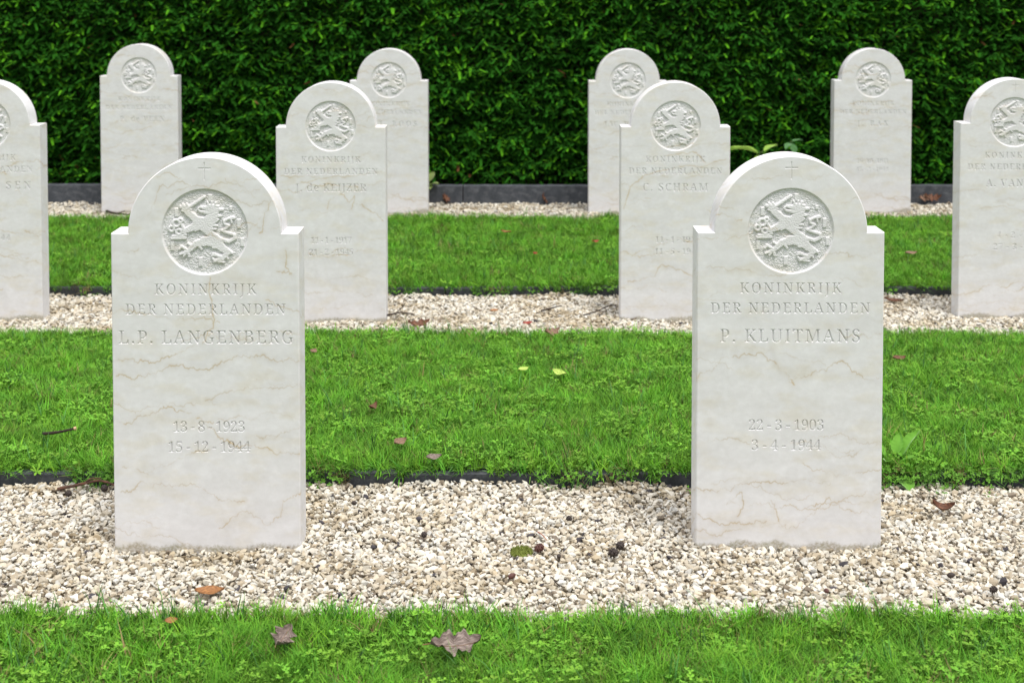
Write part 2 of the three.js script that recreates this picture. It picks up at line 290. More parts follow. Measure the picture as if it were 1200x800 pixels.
// ---------------------------------------------------------------- headstones
const SW = 0.5, SR = 0.2045, ST = 0.1, BURY = 0.22, CH = 0.0028, SH = 0.855;
function outline(e, sh) {
  const w = SW / 2 - e, r = SR - e, pts = [[-w, -BURY], [w, -BURY], [w, sh - e], [r, sh - e]];
  for (let i = 0; i <= 64; i++) { const a = Math.PI * i / 64; pts.push([r * Math.cos(a), sh + r * Math.sin(a)]); }
  pts.push([-r, sh - e], [-w, sh - e]);
  return pts;
}
function slabGeometry(lift, holes, segs) {
  const sh = SH + lift, rings = [[CH, -ST], [0, -ST + CH], [0, -CH], [CH, 0]].map(([e, z]) => outline(e, sh).map(([x, y]) => [x, y, z]));
  const tri = [];
  for (let k = 0; k < 3; k++) for (let i = 0, n = rings[0].length; i < n; i++) { const j = (i + 1) % n, a = rings[k][i], b = rings[k][j], c = rings[k + 1][j], d = rings[k + 1][i]; tri.push(...a, ...b, ...c, ...a, ...c, ...d); }
  const cap = (withHoles, z, flip) => {
    const s = new THREE.Shape(outline(CH, sh).map(([x, y]) => new THREE.Vector2(x, y)));
    if (withHoles) {
      for (const [x0, x1, y0, y1] of holes) s.holes.push(new THREE.Path([[x0, y0], [x0, y1], [x1, y1], [x1, y0]].map(([x, y]) => new THREE.Vector2(x, y))));
      const c = []; for (let i = segs - 1; i >= 0; i--) { const a = i / segs * Math.PI * 2; c.push(new THREE.Vector2(LR * Math.cos(a), EMBLEM_Y + lift + LR * Math.sin(a))); } s.holes.push(new THREE.Path(c));
    }
    const g = new THREE.ShapeGeometry(s), q = g.attributes.position, ix = g.index;
    for (let i = 0; i < ix.count; i += 3) for (const m of flip ? [0, 2, 1] : [0, 1, 2]) { const v = ix.getX(i + m); tri.push(q.getX(v), q.getY(v), z); }
  };
  cap(true, 0, false); cap(false, -ST, true);
  let g = new THREE.BufferGeometry();
  g.setAttribute('position', new THREE.Float32BufferAttribute(tri, 3));
  g = toCreasedNormals(g, 0.35);
  const uv = [], q = g.attributes.position; for (let i = 0; i < q.count; i++) uv.push(...stoneUV(q.getX(i), q.getY(i), q.getZ(i)));
  g.setAttribute('uv', new THREE.Float32BufferAttribute(uv, 2));
  return g;
}
// texts: [string, cap, width or 0, centre, baseline, start x, part name, label]
function headstone({ px, py, level, scale, lift = 0, yaw = 0, tilt = 0, cell, segs, rings, texts, cross, texture, label }) {
  const at = onGround(px, py, level), s = group('headstone', at.x, level, at.z);
  s.rotation.set(tilt, yaw, 0, 'YXZ');
  tag(s, label, 'headstone', 'white marble headstones in three rows');
  const m = new THREE.MeshStandardMaterial({ map: texture, roughness: 0.62, bumpMap: grainTex, bumpScale: 0.00012 });
  const panels = [];
  for (const line of texts) {
    const items = line.items.map((t) => setText(t[0], t[1], t[2], t[3] || 0, t[4] + lift, t[5])).flat();
    if (!items.length) continue;
    let x0 = 9, x1 = -9, y0 = 9, y1 = -9;
    for (const o of items) if (o.g.seg.length) { x0 = Math.min(x0, o.x + o.g.lo * o.size * o.sq); x1 = Math.max(x1, o.x + o.g.hi * o.size * o.sq); for (const q of o.g.seg) { y0 = Math.min(y0, o.y + q[1] * o.size); y1 = Math.max(y1, o.y + q[1] * o.size); } }
    const r = [Math.max(x0 - 0.004, -SW / 2 + 0.004), Math.min(x1 + 0.004, SW / 2 - 0.004), y0 - 0.004, y1 + 0.004];
    panels.push([line.part, r, (x, y) => textDepth(items, x, y)]);
  }
  if (cross) {
    const cy = 1.028 + lift, arm = (x, y) => { const a = Math.min(0.0016 - Math.abs(x), y - (0.997 + lift), 1.0445 + lift - y), b = Math.min(0.0016 - Math.abs(y - cy), 0.0175 - Math.abs(x)); return Math.min(0.0022, Math.max(0, a, b) * 1.5); };
    panels.push(['carved_cross', [-0.0215, 0.0215, 0.993 + lift, 1.0485 + lift], arm]);
  }
  mesh('slab', slabGeometry(lift, panels.map((p) => p[1]), segs), m, s);
  for (const [part, r, depth] of panels) mesh(part, panelGeometry(...r, cell, depth), m, s);
  const e = mesh('lion_roundel', emblemGeometry(segs, rings), m, s); e.position.y = EMBLEM_Y + lift;
  return s;
}
const KON = (o = 0) => ({ part: 'country_inscription', items: [['KONINKRIJK', 0.0275, 0.273, o, 0.691], ['DER NEDERLANDEN', 0.0275, 0.429, o, 0.637]] });
const NAME = (str, width, start, cx) => ({ part: 'name_inscription', items: [[str, 0.0345, width, cx || 0, 0.5585, start]] });
const DATES = (a, b) => ({ part: 'date_inscription', items: [a, b].filter(Boolean).map(([t, w, st, cx], i) => [t, 0.0285, w, cx || 0, i ? 0.265 : 0.3197, st]) });
const veinsOf = (cx, base, s, list) => list.map(([pts, st, rust]) => [pts.map(([x, y]) => [(x - cx) / s, (base - y) / s]), st, rust]);
const veinsA = veinsOf(241.6, 643, 436, [
  [[[140, 418], [160, 421], [185, 420], [205, 413], [235, 402]], 0.6, 0.5], [[[137, 438], [160, 440], [185, 432], [215, 424], [235, 430], [255, 425], [275, 415], [300, 413], [330, 420], [352, 420]], 0.6, 0.4],
  [[[240, 467], [262, 457], [290, 450], [320, 452], [350, 449]], 0.4], [[[140, 492], [160, 487], [185, 480], [200, 474], [215, 480], [230, 487], [250, 492]], 0.6, 0.6],
  [[[230, 488], [240, 495], [252, 505], [262, 515], [285, 520], [310, 522], [330, 528], [350, 530]], 0.75, 0.8], [[[300, 508], [320, 508], [335, 503], [350, 500]], 0.5, 0.4], [[[143, 545], [158, 547], [170, 553], [185, 545], [205, 538], [225, 528], [245, 525]], 0.5],
  [[[140, 575], [155, 572], [163, 563], [180, 565], [210, 566], [235, 568], [250, 578], [262, 585], [285, 586]], 0.6], [[[255, 618], [270, 605], [290, 600], [310, 615], [325, 605], [330, 585], [345, 580], [355, 575]], 0.6, 0.6],
  [[[133, 290], [150, 292], [165, 288]], 0.35], [[[305, 270], [312, 245], [320, 232], [330, 240], [335, 255]], 0.7, 0.6], [[[335, 290], [335, 310], [342, 318], [325, 315]], 0.6, 0.6], [[[133, 365], [160, 362], [200, 370], [240, 368], [258, 375]], 0.45, 0.4],
  [[[248, 322], [246, 330], [250, 355], [252, 372], [246, 385], [238, 400]], 0.6, 0.7], [[[175, 250], [190, 215], [215, 210], [255, 214], [280, 212], [300, 228]], 0.35], [[[290, 275], [300, 262], [308, 250]], 0.5, 0.5],
]);
const veinsB = veinsOf(925.8, 641, 436, [
  [[[815, 443], [835, 432], [850, 415], [870, 412], [890, 410], [910, 423]], 0.7, 0.4], [[[912, 425], [922, 435], [930, 447], [935, 436], [960, 432], [975, 425], [985, 420], [1000, 432], [1020, 443], [1030, 440]], 0.8, 0.5], [[[924, 436], [928, 442], [931, 448]], 1, 0.9],
  [[[818, 570], [840, 575], [855, 573], [875, 565], [900, 563], [940, 560], [975, 565]], 0.65, 0.3], [[[817, 600], [830, 607], [845, 615], [880, 612], [900, 610]], 0.7, 0.3], [[[853, 590], [870, 575], [873, 590], [866, 604]], 0.6, 0.4],
  [[[905, 585], [912, 600], [918, 615], [925, 620], [945, 610], [960, 595], [970, 583], [985, 590], [1000, 598], [1030, 605]], 0.75, 0.45], [[[826, 310], [850, 312], [890, 318], [930, 315]], 0.3], [[[960, 300], [985, 292], [1010, 298], [1032, 290]], 0.35], [[[830, 515], [850, 512], [880, 518]], 0.35], [[[965, 520], [985, 535], [1010, 525], [1030, 515]], 0.4],
  [[[850, 225], [880, 205], [910, 202], [945, 206], [970, 200]], 0.3],
]);
const FR = { scale: 436, cell: 0.00078, segs: 600, rings: 150 }, MID = { scale: 255.6, cell: 0.001, segs: 360, rings: 84 }, FAR = { scale: 182, cell: 0.0018, segs: 180, rings: 42 };
headstone({ ...FR, px: 243.2, py: 643.5, level: G1, yaw: 0.003, cross: true, texture: marbleTexture(864, 1440, 101, veinsA), texts: [KON(), NAME('L.P. LANGENBERG', 0.468), DATES(['13 - 8 - 1923', 0.196, undefined, 0.006], ['15 - 12 - 1944', 0.223, undefined, 0.006])], label: 'pale marble headstone with a carved cross, dated 13-8-1923 and 15-12-1944' });
headstone({ ...FR, px: 924, py: 641, level: G1, yaw: -0.004, cross: true, texture: marbleTexture(864, 1440, 202, veinsB), texts: [KON(0.0), NAME('P. KLUITMANS', 0.379), DATES(['22 - 3 - 1903', 0.205, undefined, -0.008], ['3 - 4 - 1944', 0.19, undefined, -0.008])], label: 'pale marble headstone with a carved cross, dated 22-3-1903 and 3-4-1944' });
const midTex = [303, 404].map((s) => marbleTexture(480, 800, s, [])), farTex = [505, 606].map((s) => marbleTexture(360, 600, s, []));
const keijVeins = veinsOf(388.5, 376, 255.6, [[[[326, 222], [345, 225], [362, 216], [385, 214], [400, 217], [420, 218]], 0.9, 0.9], [[[382, 246], [388, 232], [400, 226], [410, 236], [416, 228], [412, 244]], 1, 0.95], [[[416, 236], [432, 244], [440, 248], [450, 258]], 0.9, 0.8], [[[420, 100], [432, 112], [446, 136]], 0.7, 0.7], [[[330, 205], [370, 206], [410, 205], [448, 200]], 0.6, 0.5], [[[362, 296], [385, 300], [412, 299]], 0.7, 0.9], [[[340, 320], [380, 330], [420, 322], [450, 330]], 0.4]]);
const schramVeins = veinsOf(790.5, 376, 255.6, [[[[730, 245], [738, 218], [752, 206], [770, 200], [795, 194], [820, 195], [850, 186]], 0.95, 0.8], [[[770, 185], [790, 180], [812, 178], [826, 190]], 0.8, 0.8], [[[740, 300], [765, 290], [790, 280], [815, 285]], 0.7, 0.8], [[[735, 330], [765, 325], [775, 310], [800, 318], [820, 330]], 0.6, 0.7], [[[733, 362], [770, 358], [810, 365], [850, 360]], 0.6, 0.6]]);
headstone({ ...MID, px: -14, py: 373, level: G2, lift: 0.042, texture: midTex[0], texts: [KON(), NAME('SEN', 0.118, 0.089), DATES(['44', 0, 0.062])], label: 'marble headstone beside the one dated 11-1-1917, its name ending in SEN' });
headstone({ ...MID, px: 388.5, py: 376, level: G2, lift: 0.038, yaw: 0.004, texture: marbleTexture(480, 800, 707, keijVeins), texts: [KON(), NAME('J. de KEIJZER', 0.325), DATES(['11 - 1 - 1917', 0.19], ['21 - 2 - 1945', 0.205])], label: 'rust veined marble headstone dated 11-1-1917 and 21-2-1945' });
headstone({ ...MID, px: 790.8, py: 375, level: G2, lift: 0.038, yaw: -0.003, texture: marbleTexture(480, 800, 808, schramVeins), texts: [KON(), NAME('C. SCHRAM', 0.3), DATES(['11 - 1 - 1916', 0.205, undefined, 0.01], ['11 - 5 - 1943', 0.21, undefined, 0.01])], label: 'brown veined marble headstone whose first date begins 11-1, partly behind the one dated 22-3-1903' });
headstone({ ...MID, px: 1186, py: 371, level: G2, lift: 0.048, cross: true, texture: midTex[1], texts: [KON(), NAME('A. VAN T', 0, -0.13), DATES(['4 - 2 - 19', 0, -0.075], ['27 - 3 - 19', 0, -0.092])], label: 'marble headstone with a carved cross, standing in the second row' });
headstone({ ...FAR, px: 164, py: 249, level: G3, lift: 0.03, yaw: 0.01, texture: farTex[0], texts: [KON(), NAME('P. de VEEN', 0.29, undefined, 0.02)], label: 'marble headstone by the hedge, partly behind the one dated 13-8-1923' });
headstone({ ...FAR, px: 456, py: 250, level: G3, lift: 0.002, texture: farTex[1], texts: [KON(), NAME('J. ROOS', 0.24, undefined, 0.06)], label: 'marble headstone by the hedge, partly behind the one dated 11-1-1917' });
headstone({ ...FAR, px: 735.3, py: 250, level: G3, lift: 0.0, yaw: -0.003, texture: farTex[0], texts: [KON(), NAME('J.W. H', 0, -0.15)], label: 'marble headstone by the hedge, partly behind the brown veined one' });
headstone({ ...FAR, px: 1022, py: 249, level: G3, lift: 0.002, yaw: -0.012, texture: farTex[1], texts: [KON(), NAME('J. BAX', 0.2), DATES(['16 - 10 - 1911', 0.21], ['15 - 2 - 1944', 0.21])], label: 'marble headstone by the hedge with a very short name, partly behind the one dated 22-3-1903' });

// ---------------------------------------------------------------- instanced stuff
const M4 = new THREE.Matrix4(), Q = new THREE.Quaternion(), E = new THREE.Euler(), V = new THREE.Vector3(), S = new THREE.Vector3();
class Scatter {                                                      // collects placements for a few shapes of one kind
  constructor(n) { this.list = Array.from({ length: n }, () => []); }
  put(k, x, y, z, rx, ry, rz, sx, sy, sz, c) { this.list[k].push([x, y, z, rx, ry, rz, sx, sy, sz, c]); }
  build(name, geometries, material, parent) {
    this.list.forEach((l, k) => {
      if (!l.length) return;
      const m = new THREE.InstancedMesh(geometries[k], material, l.length); m.name = name; m.userData.kind = 'stuff';
      l.forEach(([x, y, z, rx, ry, rz, sx, sy, sz, c], i) => { E.set(rx, ry, rz, 'YXZ'); M4.compose(V.set(x, y, z), Q.setFromEuler(E), S.set(sx, sy, sz)); m.setMatrixAt(i, M4); m.setColorAt(i, c); });
      parent.add(m); shade(m);
    });
  }
}
const stuff = (name, label, category) => { const g = group(name); g.userData.kind = 'stuff'; return tag(g, label, category); };

// gravel: crushed limestone
const pebbles = [];
for (let k = 0; k < 9; k++) {
  const r = rng(3300 + k * 17), pts = [];
  for (let i = 0; i < 15; i++) { const u = r() * 2 - 1, a = r() * 6.283, q = Math.sqrt(1 - u * u), m = 0.82 + 0.3 * r(); pts.push(new THREE.Vector3(q * Math.cos(a) * m * (1.1 + 0.25 * r()), u * m * (0.5 + 0.035 * k), q * Math.sin(a) * m * (0.7 + 0.03 * k))); }
  const g = new ConvexGeometry(pts); g.deleteAttribute('uv'); pebbles.push(g);
}
const pebbleMat = mat({ color: 0xffffff, roughness: 0.88 });
const pebbleColor = (r, x, z) => {
  const t = r(), b = 0.79 + 0.43 * r(), dirt = sstep(fbm(x * 1.7, z * 2.4, 3), 0.05, 0.5);
  let c = t < 0.46 ? [0.585, 0.545, 0.455] : t < 0.7 ? [0.465, 0.41, 0.31] : t < 0.84 ? [0.53, 0.515, 0.46] : t < 0.95 ? [0.34, 0.285, 0.2] : t < 0.988 ? [0.18, 0.145, 0.105] : [0.045, 0.04, 0.045];
  if (t < 0.96 && r() < dirt * 0.8) c = [c[0] * 0.78, c[1] * 0.73, c[2] * 0.64];
  return lin(c[0] * b, c[1] * b, c[2] * b);
};
function gravel(label, zNear, zFar, level, half, cell, seed, size) {
  const r = rng(seed), g = stuff('gravel', label, 'gravel'), s = new Scatter(pebbles.length);
  for (let layer = 0; layer < 2; layer++) for (let x = -half; x < half; x += cell) for (let z = zFar - 0.01; z < zNear + 0.05; z += cell) {
    const xx = x + (r() - 0.5) * cell * 1.5, zz = z + (r() - 0.5) * cell * 1.5, q = size * (0.45 + 0.95 * Math.pow(r(), 2.5) + 0.4 * r());
    const edge = zNear + 0.018 * N2(xx * 3, seed) + 0.012 * N2(xx * 11, seed + 2);
    if (zz > edge + 0.02 * r() || zz < zFar + q * 0.6) continue;
    if (layer && r() < 0.25) continue;
    const y = level + (layer ? -0.006 : -0.016) + 0.008 * N2(xx * 3.1, zz * 3.1 + seed) + 0.004 * r() + 0.009 * sstep(zFar + 0.12 - zz, 0, 0.12) * clamp(0.5 + N2(xx * 2.2, seed + 40), 0, 1);
    s.put(Math.floor(r() * pebbles.length), xx, y, zz, (r() - 0.5) * 1.2, r() * 6.3, (r() - 0.5) * 1.2, q, q, q, pebbleColor(r, xx, zz));
  }
  s.build('pebble', pebbles, pebbleMat, g);
}
gravel('cream limestone chippings round the two headstones dated 1944 with crosses', zLawn0, zKerb1, G1, 3.6, 0.0105, 301, 0.0081);
gravel('cream limestone chippings under the second row of headstones', zLawn1, zKerb2, G2, 4.6, 0.0125, 302, 0.0091);
gravel('cream limestone chippings along the kerb of the hedge', zLawn2, zKerb3, G3, 6, 0.0155, 303, 0.0104);

// grass, clover
function bladeTuft(seed, n, spread, hgt, wid, lean) {
  const r = rng(seed), p = [], nr = [], ix = [];
  for (let b = 0; b < n; b++) {
    const a = r() * 6.283, rad = spread * Math.sqrt(r()), x = rad * Math.cos(a), z = rad * Math.sin(a), f = r() * 6.283, h = hgt * (0.45 + 0.75 * r()), w = wid * (0.7 + 0.6 * r()), l = lean * (0.25 + 0.9 * r()) * h, o = p.length / 3;
    const dx = Math.cos(f), dz = Math.sin(f), sx = -dz, sz = dx, droop = 0.12 * r();
    for (let k = 0; k <= 3; k++) { const t = k / 3, c = l * t * t, y = h * (t - droop * t * t * t), ww = w * (1 - Math.pow(t, 1.8)) * 0.5 + 0.00015; for (const q of [-1, 1]) { p.push(x + dx * c + sx * ww * q, y, z + dz * c + sz * ww * q); nr.push(-dx * 0.6, 0.55, -dz * 0.6); } }
    for (let k = 0; k < 3; k++) { const i = o + k * 2; ix.push(i, i + 1, i + 3, i, i + 3, i + 2); }
  }
  const g = new THREE.BufferGeometry(); g.setAttribute('position', new THREE.Float32BufferAttribute(p, 3)); g.setIndex(ix); g.computeVertexNormals(); return g;
}
function leafletFan(p, ix, ox, oy, oz, dir, up, len, wid, fold) {      // an oval leaflet folded along its rib
  const o = p.length / 3, d = [Math.cos(dir), Math.sin(dir)], s = [-d[1], d[0]], prof = [[0, 0.08], [0.3, 0.8], [0.62, 1], [0.88, 0.72], [1, 0.1]];
  for (const [t, w] of prof) for (const q of [-1, 0, 1]) { const e = w * wid * 0.5 * q; p.push(ox + d[0] * len * t + s[0] * e, oy + up * len * t - 0.12 * len * t * t + Math.abs(e) * fold, oz + d[1] * len * t + s[1] * e); }
  for (let k = 0; k < prof.length - 1; k++) for (let c = 0; c < 2; c++) { const a = o + k * 3 + c; ix.push(a, a + 3, a + 4, a, a + 4, a + 1); }
}
function stemStrip(p, ix, x0, y0, z0, x1, y1, z1, w) { const o = p.length / 3; for (const [x, y, z] of [[x0, y0, z0], [x1, y1, z1]]) p.push(x - w, y, z, x + w, y, z - w, x, y, z + w); for (let k = 0; k < 3; k++) { const a = o + k, b = o + (k + 1) % 3; ix.push(a, b, b + 3, a, b + 3, a + 3); } }
const bufferOf = (p, ix) => { const g = new THREE.BufferGeometry(); g.setAttribute('position', new THREE.Float32BufferAttribute(p, 3)); g.setIndex(ix); g.computeVertexNormals(); return g; };
function cloverTuft(seed, n, spread, hgt, leaf) {
  const r = rng(seed), p = [], ix = [];
  for (let c = 0; c < n; c++) { const a = r() * 6.283, rad = spread * Math.sqrt(r()), x = rad * Math.cos(a), z = rad * Math.sin(a), h = hgt * (0.55 + 0.6 * r()), tx = x + (r() - 0.5) * 0.012, tz = z + (r() - 0.5) * 0.012, t0 = r() * 6.283; stemStrip(p, ix, x, 0, z, tx, h, tz, 0.0005); const L = leaf * (0.7 + 0.6 * r()); for (let k = 0; k < 3; k++) leafletFan(p, ix, tx, h, tz, t0 + k * 2.094, -0.2 + 0.9 * r(), L, L * 0.82, 0.25); }
  return bufferOf(p, ix);
}
function rosette(seed, n, len, wid) { const r = rng(seed), p = [], ix = []; for (let k = 0; k < n; k++) leafletFan(p, ix, 0, 0.006, 0, k / n * 6.283 + r() * 0.6, 0.35 + 0.5 * r(), len * (0.6 + 0.6 * r()), wid * (0.7 + 0.5 * r()), 0.3); return bufferOf(p, ix); }
const LEAF_T = 0.22;
const leafMat = new THREE.MeshPhysicalMaterial({ color: 0xffffff, roughness: 1, side: THREE.DoubleSide, transmission: LEAF_T, thickness: 0, specularIntensity: 0.12 });
const grassShapes = [0, 1, 2, 3].map((k) => bladeTuft(900 + k, 13, 0.022, 0.043, 0.0032, 1.0)), fineShapes = [4, 5, 6].map((k) => bladeTuft(900 + k, 20, 0.022, 0.04, 0.0019, 1.15)), tallShapes = [7, 8].map((k) => bladeTuft(900 + k, 4, 0.012, 0.075, 0.0034, 0.8));
const weedShapes = [cloverTuft(931, 7, 0.024, 0.034, 0.0062), cloverTuft(932, 5, 0.024, 0.032, 0.008), cloverTuft(933, 10, 0.026, 0.03, 0.0045), rosette(934, 6, 0.026, 0.008), rosette(935, 5, 0.018, 0.009)];
const grassMat = new THREE.MeshPhysicalMaterial({ color: 0xffffff, roughness: 0.7, side: THREE.DoubleSide, transmission: 0.2, thickness: 0, specularIntensity: 0.35 });
const bladeShapes = [...grassShapes, ...fineShapes, ...tallShapes];
function lawnGrass(label, zNear, zFar, half, density, seed, weeds, opts = {}) {
  const r = rng(seed), g = stuff('grass', label, 'grass'), s = new Scatter(bladeShapes.length), w = new Scatter(weedShapes.length), area = 2 * half * (zNear - zFar), n = Math.round(area * density);
  for (let i = 0; i < n; i++) {
    const x = (r() * 2 - 1) * half, z = lerp(zFar, zNear, r());
    const backEdge = zFar + (opts.ragged ?? 0.016) * (N2(x * 3, seed) + 0.6 * N2(x * 12, seed + 1)); if (z < backEdge) continue;
    const y = lawnLevel(z) + bump(x, z) - 0.004, patch = fbm(x * 1.6, z * 2.1 + seed, 3), tint = fbm(x * 3.3 + 50, z * 4.1, 3), cl = fbm(x * 2.4 + 90, z * 3.2 + seed, 3) + 0.12 * r();
    const nearBack = z < zFar + 0.05, nearFront = opts.kerb && z > zNear - 0.03;
    if (r() < weeds * sstep(cl, -0.15, 0.3)) {
      const k = Math.floor(Math.pow(r(), 1.2) * weedShapes.length), q = 0.75 + 0.55 * r(), b = 0.75 + 0.5 * r();
      w.put(k, x, y + 0.004 * r(), z, (r() - 0.5) * 0.4 + (nearFront ? 0.7 : 0), r() * 6.3, (r() - 0.5) * 0.4, q, q * (0.8 + 0.4 * r()), q, lin(0.135 * b + 0.045 * r(), 0.355 * b, 0.028 * b));
      continue;
    }
    const tall = r() < (nearBack ? 0.09 : 0.022), fine = r() < sstep(patch, -0.25, 0.35), k = tall ? 7 + Math.floor(r() * 2) : fine ? 4 + Math.floor(r() * 3) : Math.floor(r() * 4);
    const q = (0.72 + 0.42 * r()) * (1 + 0.22 * tint), h = q * (0.82 + 0.4 * r()) * (1 + 0.25 * patch), b = (0.5 + 0.95 * r()) * (1 + 0.35 * tint), dry = r() < 0.04;
    const c = dry ? lin(0.22 * b, 0.17 * b, 0.07 * b) : tall ? lin(0.085 * b, 0.225 * b, 0.05 * b) : lin((0.096 + 0.055 * r()) * b, 0.315 * b, (0.014 + 0.014 * r()) * b);
    s.put(k, x, y, z, (nearFront ? 0.2 + 0.9 * r() * r() : nearBack ? -0.35 * r() : (r() - 0.5) * 0.5), nearFront || nearBack ? (r() - 0.5) * 0.8 : r() * 6.3, (r() - 0.5) * 0.5, q, h, q, c);
  }
  if (opts.kerb) for (let i = 0; i < half * (opts.sprigs || 220); i++) {               // sprigs and bent blades that hang over the edging
    const x = (r() * 2 - 1) * half, m = N2(x * 1.9, seed + 70) + 0.5 * N2(x * 7, seed + 71); if (m < 0.15 * r()) continue;
    const q = 0.7 + 0.5 * r(), b = 0.7 + 0.6 * r(), z = zNear - 0.006 + 0.012 * r(), y = lawnLevel(zNear - 0.01) - 0.006 - 0.008 * r();
    if (r() < 0.6) w.put(Math.floor(r() * 3), x, y, z, 0.7 + 0.8 * r(), (r() - 0.5) * 1.2, (r() - 0.5) * 0.5, q, q, q, lin(0.12 * b, 0.29 * b, 0.03 * b));
    else s.put(4 + Math.floor(r() * 3), x, y, z, 0.6 + 1.1 * r(), (r() - 0.5), (r() - 0.5) * 0.5, q, q, q, r() < 0.25 ? lin(0.2 * b, 0.16 * b, 0.07 * b) : lin(0.075 * b, 0.2 * b, 0.025 * b));
  }
  if (opts.kerb) for (let i = 0; i < half * 9; i++) { const x = (r() * 2 - 1) * half, q = 0.5 + 0.4 * r(), b = 0.8 + 0.5 * r(); if (N2(x * 1.3, seed + 90) < 0) continue; w.put(Math.floor(r() * 3), x, lawnLevel(zNear - 0.01) - STEP - 0.012, zNear + 0.02 + 0.12 * r() * r(), (r() - 0.5) * 0.5, r() * 6.3, (r() - 0.5) * 0.5, q, q, q, lin(0.13 * b, 0.3 * b, 0.03 * b)); }
  s.build('grass_tuft', bladeShapes, grassMat, g); w.build('clover', weedShapes, grassMat, g);
}
lawnGrass('bright green lawn in front of the two headstones with crosses', -2.55, zLawn0, 2.7, 5200, 401, 0.32);
lawnGrass('bright green lawn with clover between the first and second gravel beds', zKerb1 - 0.002, zLawn1, 3.8, 4200, 402, 0.36, { kerb: true });
lawnGrass('bright green lawn between the second gravel bed and the hedge', zKerb2 - 0.002, zLawn2, 5.4, 3000, 403, 0.22, { kerb: true, sprigs: 70 });
lawnGrass('lawn beneath and beside the viewer', -0.8, -2.55, 2.7, 900, 404, 0.2, { ragged: 0 });

// ---------------------------------------------------------------- hedge
const hedgeZ = zKerb3 - 0.2, hedge = tag(group('hedge', 0, G3, hedgeZ), 'tall dense clipped green hedge closing off the plot behind the headstones', 'hedge');
{
  const HX = 6.2, HH = 2.3, HD = 1.1, r = rng(777);
  const core = new THREE.BoxGeometry(2 * HX - 0.3, HH - 0.15, HD - 0.62, 60, 20, 4), cp = core.attributes.position;
  for (let i = 0; i < cp.count; i++) { const x = cp.getX(i), y = cp.getY(i); cp.setXYZ(i, x, y + 0.05 * N2(x * 3, y * 3), cp.getZ(i) + 0.05 * N2(x * 4 + 9, y * 4)); }
  core.computeVertexNormals();
  const twigMat = mat({ color: lin(0.13, 0.1, 0.07), roughness: 0.95 });
  mesh('inner_branches', core, twigMat, hedge).position.set(0, (HH - 0.15) / 2 - 0.05, -HD / 2 - 0.02);
  for (let i = 0; i < 26; i++) { const x = -HX + 0.2 + i * (2 * HX - 0.4) / 25 + (r() - 0.5) * 0.15, c = new THREE.CatmullRomCurve3([[x, -0.05, -0.3], [x + (r() - 0.5) * 0.06, 0.25, -0.3 - 0.08 * r()], [x + (r() - 0.5) * 0.15, 0.7, -0.4]].map((q) => new THREE.Vector3(...q))), t = new THREE.TubeGeometry(c, 6, 0.018 + 0.012 * r(), 7); mesh('stem', t, twigMat, hedge); }
  const shapes = [0, 1, 2, 3].map((k) => {                            // a flattened spray: leaves in two ranks along a short shoot
    const q = rng(820 + k), p = [], ix = [], L = 0.046 + 0.01 * k, pairs = 6 + k % 2;
    stemStrip(p, ix, 0, 0, 0, 0.005 * (q() - 0.5), -0.004, L, 0.0009);
    for (let i = 0; i < pairs; i++) for (const sd of [-1, 1]) { const t = (i + 0.5 * (sd > 0 ? 1 : 0.4)) / pairs; leafletFan(p, ix, 0, -0.003 * t + 0.002 * q(), L * t, Math.PI / 2 + sd * (0.95 - 0.3 * t + 0.3 * (q() - 0.5)), -0.12 + 0.3 * (q() - 0.5), (0.016 - 0.004 * t) * (0.8 + 0.4 * q()), 0.0108, 0.15); }
    leafletFan(p, ix, 0, 0, L, Math.PI / 2 + 0.3 * (q() - 0.5), 0, 0.013, 0.01, 0.15);
    return bufferOf(p, ix);
  });
  const s = new Scatter(shapes.length);
  const face = (x, y) => 0.08 * fbm(x * 2.6, y * 3.4, 2) + 0.1 * fbm(x * 7.5 + 20, y * 13, 2) + 0.015 * N2(x * 1.1, 5);
  const put = (x, y, z, pitch, yaw, size) => {
    const m = fbm(x * 1.3 + 7, y * 2 + 3, 3), fresh = r() < 0.16 + 0.3 * sstep(m, 0.1, 0.5), b = (0.6 + 0.75 * r()) * (1 + 0.35 * m);
    const c = r() < 0.0025 ? lin(0.16, 0.08, 0.03) : fresh ? lin(0.08 * b, 0.275 * b, 0.01 * b) : lin(0.023 * b, 0.122 * b, 0.008 * b);
    s.put(Math.floor(r() * 4), x, y, z, pitch, yaw, (r() - 0.5) * 0.75, size, size, size, c);
  };
  for (let i = 0; i < 215000; i++) {                                   // the clipped front
    const near = r() < 0.72, x = (r() * 2 - 1) * (near ? 4.6 : HX), y = 0.1 + (HH - 0.1) * (near ? Math.pow(r(), 1.15) * 0.85 : r()), depth = Math.pow(r(), 1.6) * 0.3;
    if (y < 0.16 + 0.06 * N2(x * 5, 80) && r() < 0.7) continue;
    const layer = Math.sin((y + 0.02 * N2(x * 5, y * 3)) * 6.283 / 0.058);
    if (layer < -0.35 && r() < 0.55) continue;
    put(x, y, face(x, y) - depth, 0.38 + (r() - 0.5) * 0.9 + depth, (r() - 0.5) * 3.1, 0.5 + 0.45 * r());
  }
  for (let i = 0; i < 14000; i++) { const x = (r() * 2 - 1) * HX, z = -r() * HD; put(x, HH + 0.05 * N2(x * 4, z * 4) - 0.12 * r(), z, -1.1 * r(), r() * 6.3, 0.8 + 0.6 * r()); }   // top
  for (let i = 0; i < 5000; i++) { const e = r() < 0.5 ? -1 : 1, y = 0.15 + (HH - 0.15) * r(); put(e * (HX - 0.1 * r()), y, -r() * HD, (r() - 0.5), e * 1.57 + (r() - 0.5), 0.8 + 0.6 * r()); }        // ends
  s.build('foliage', shapes, leafMat, hedge);
}

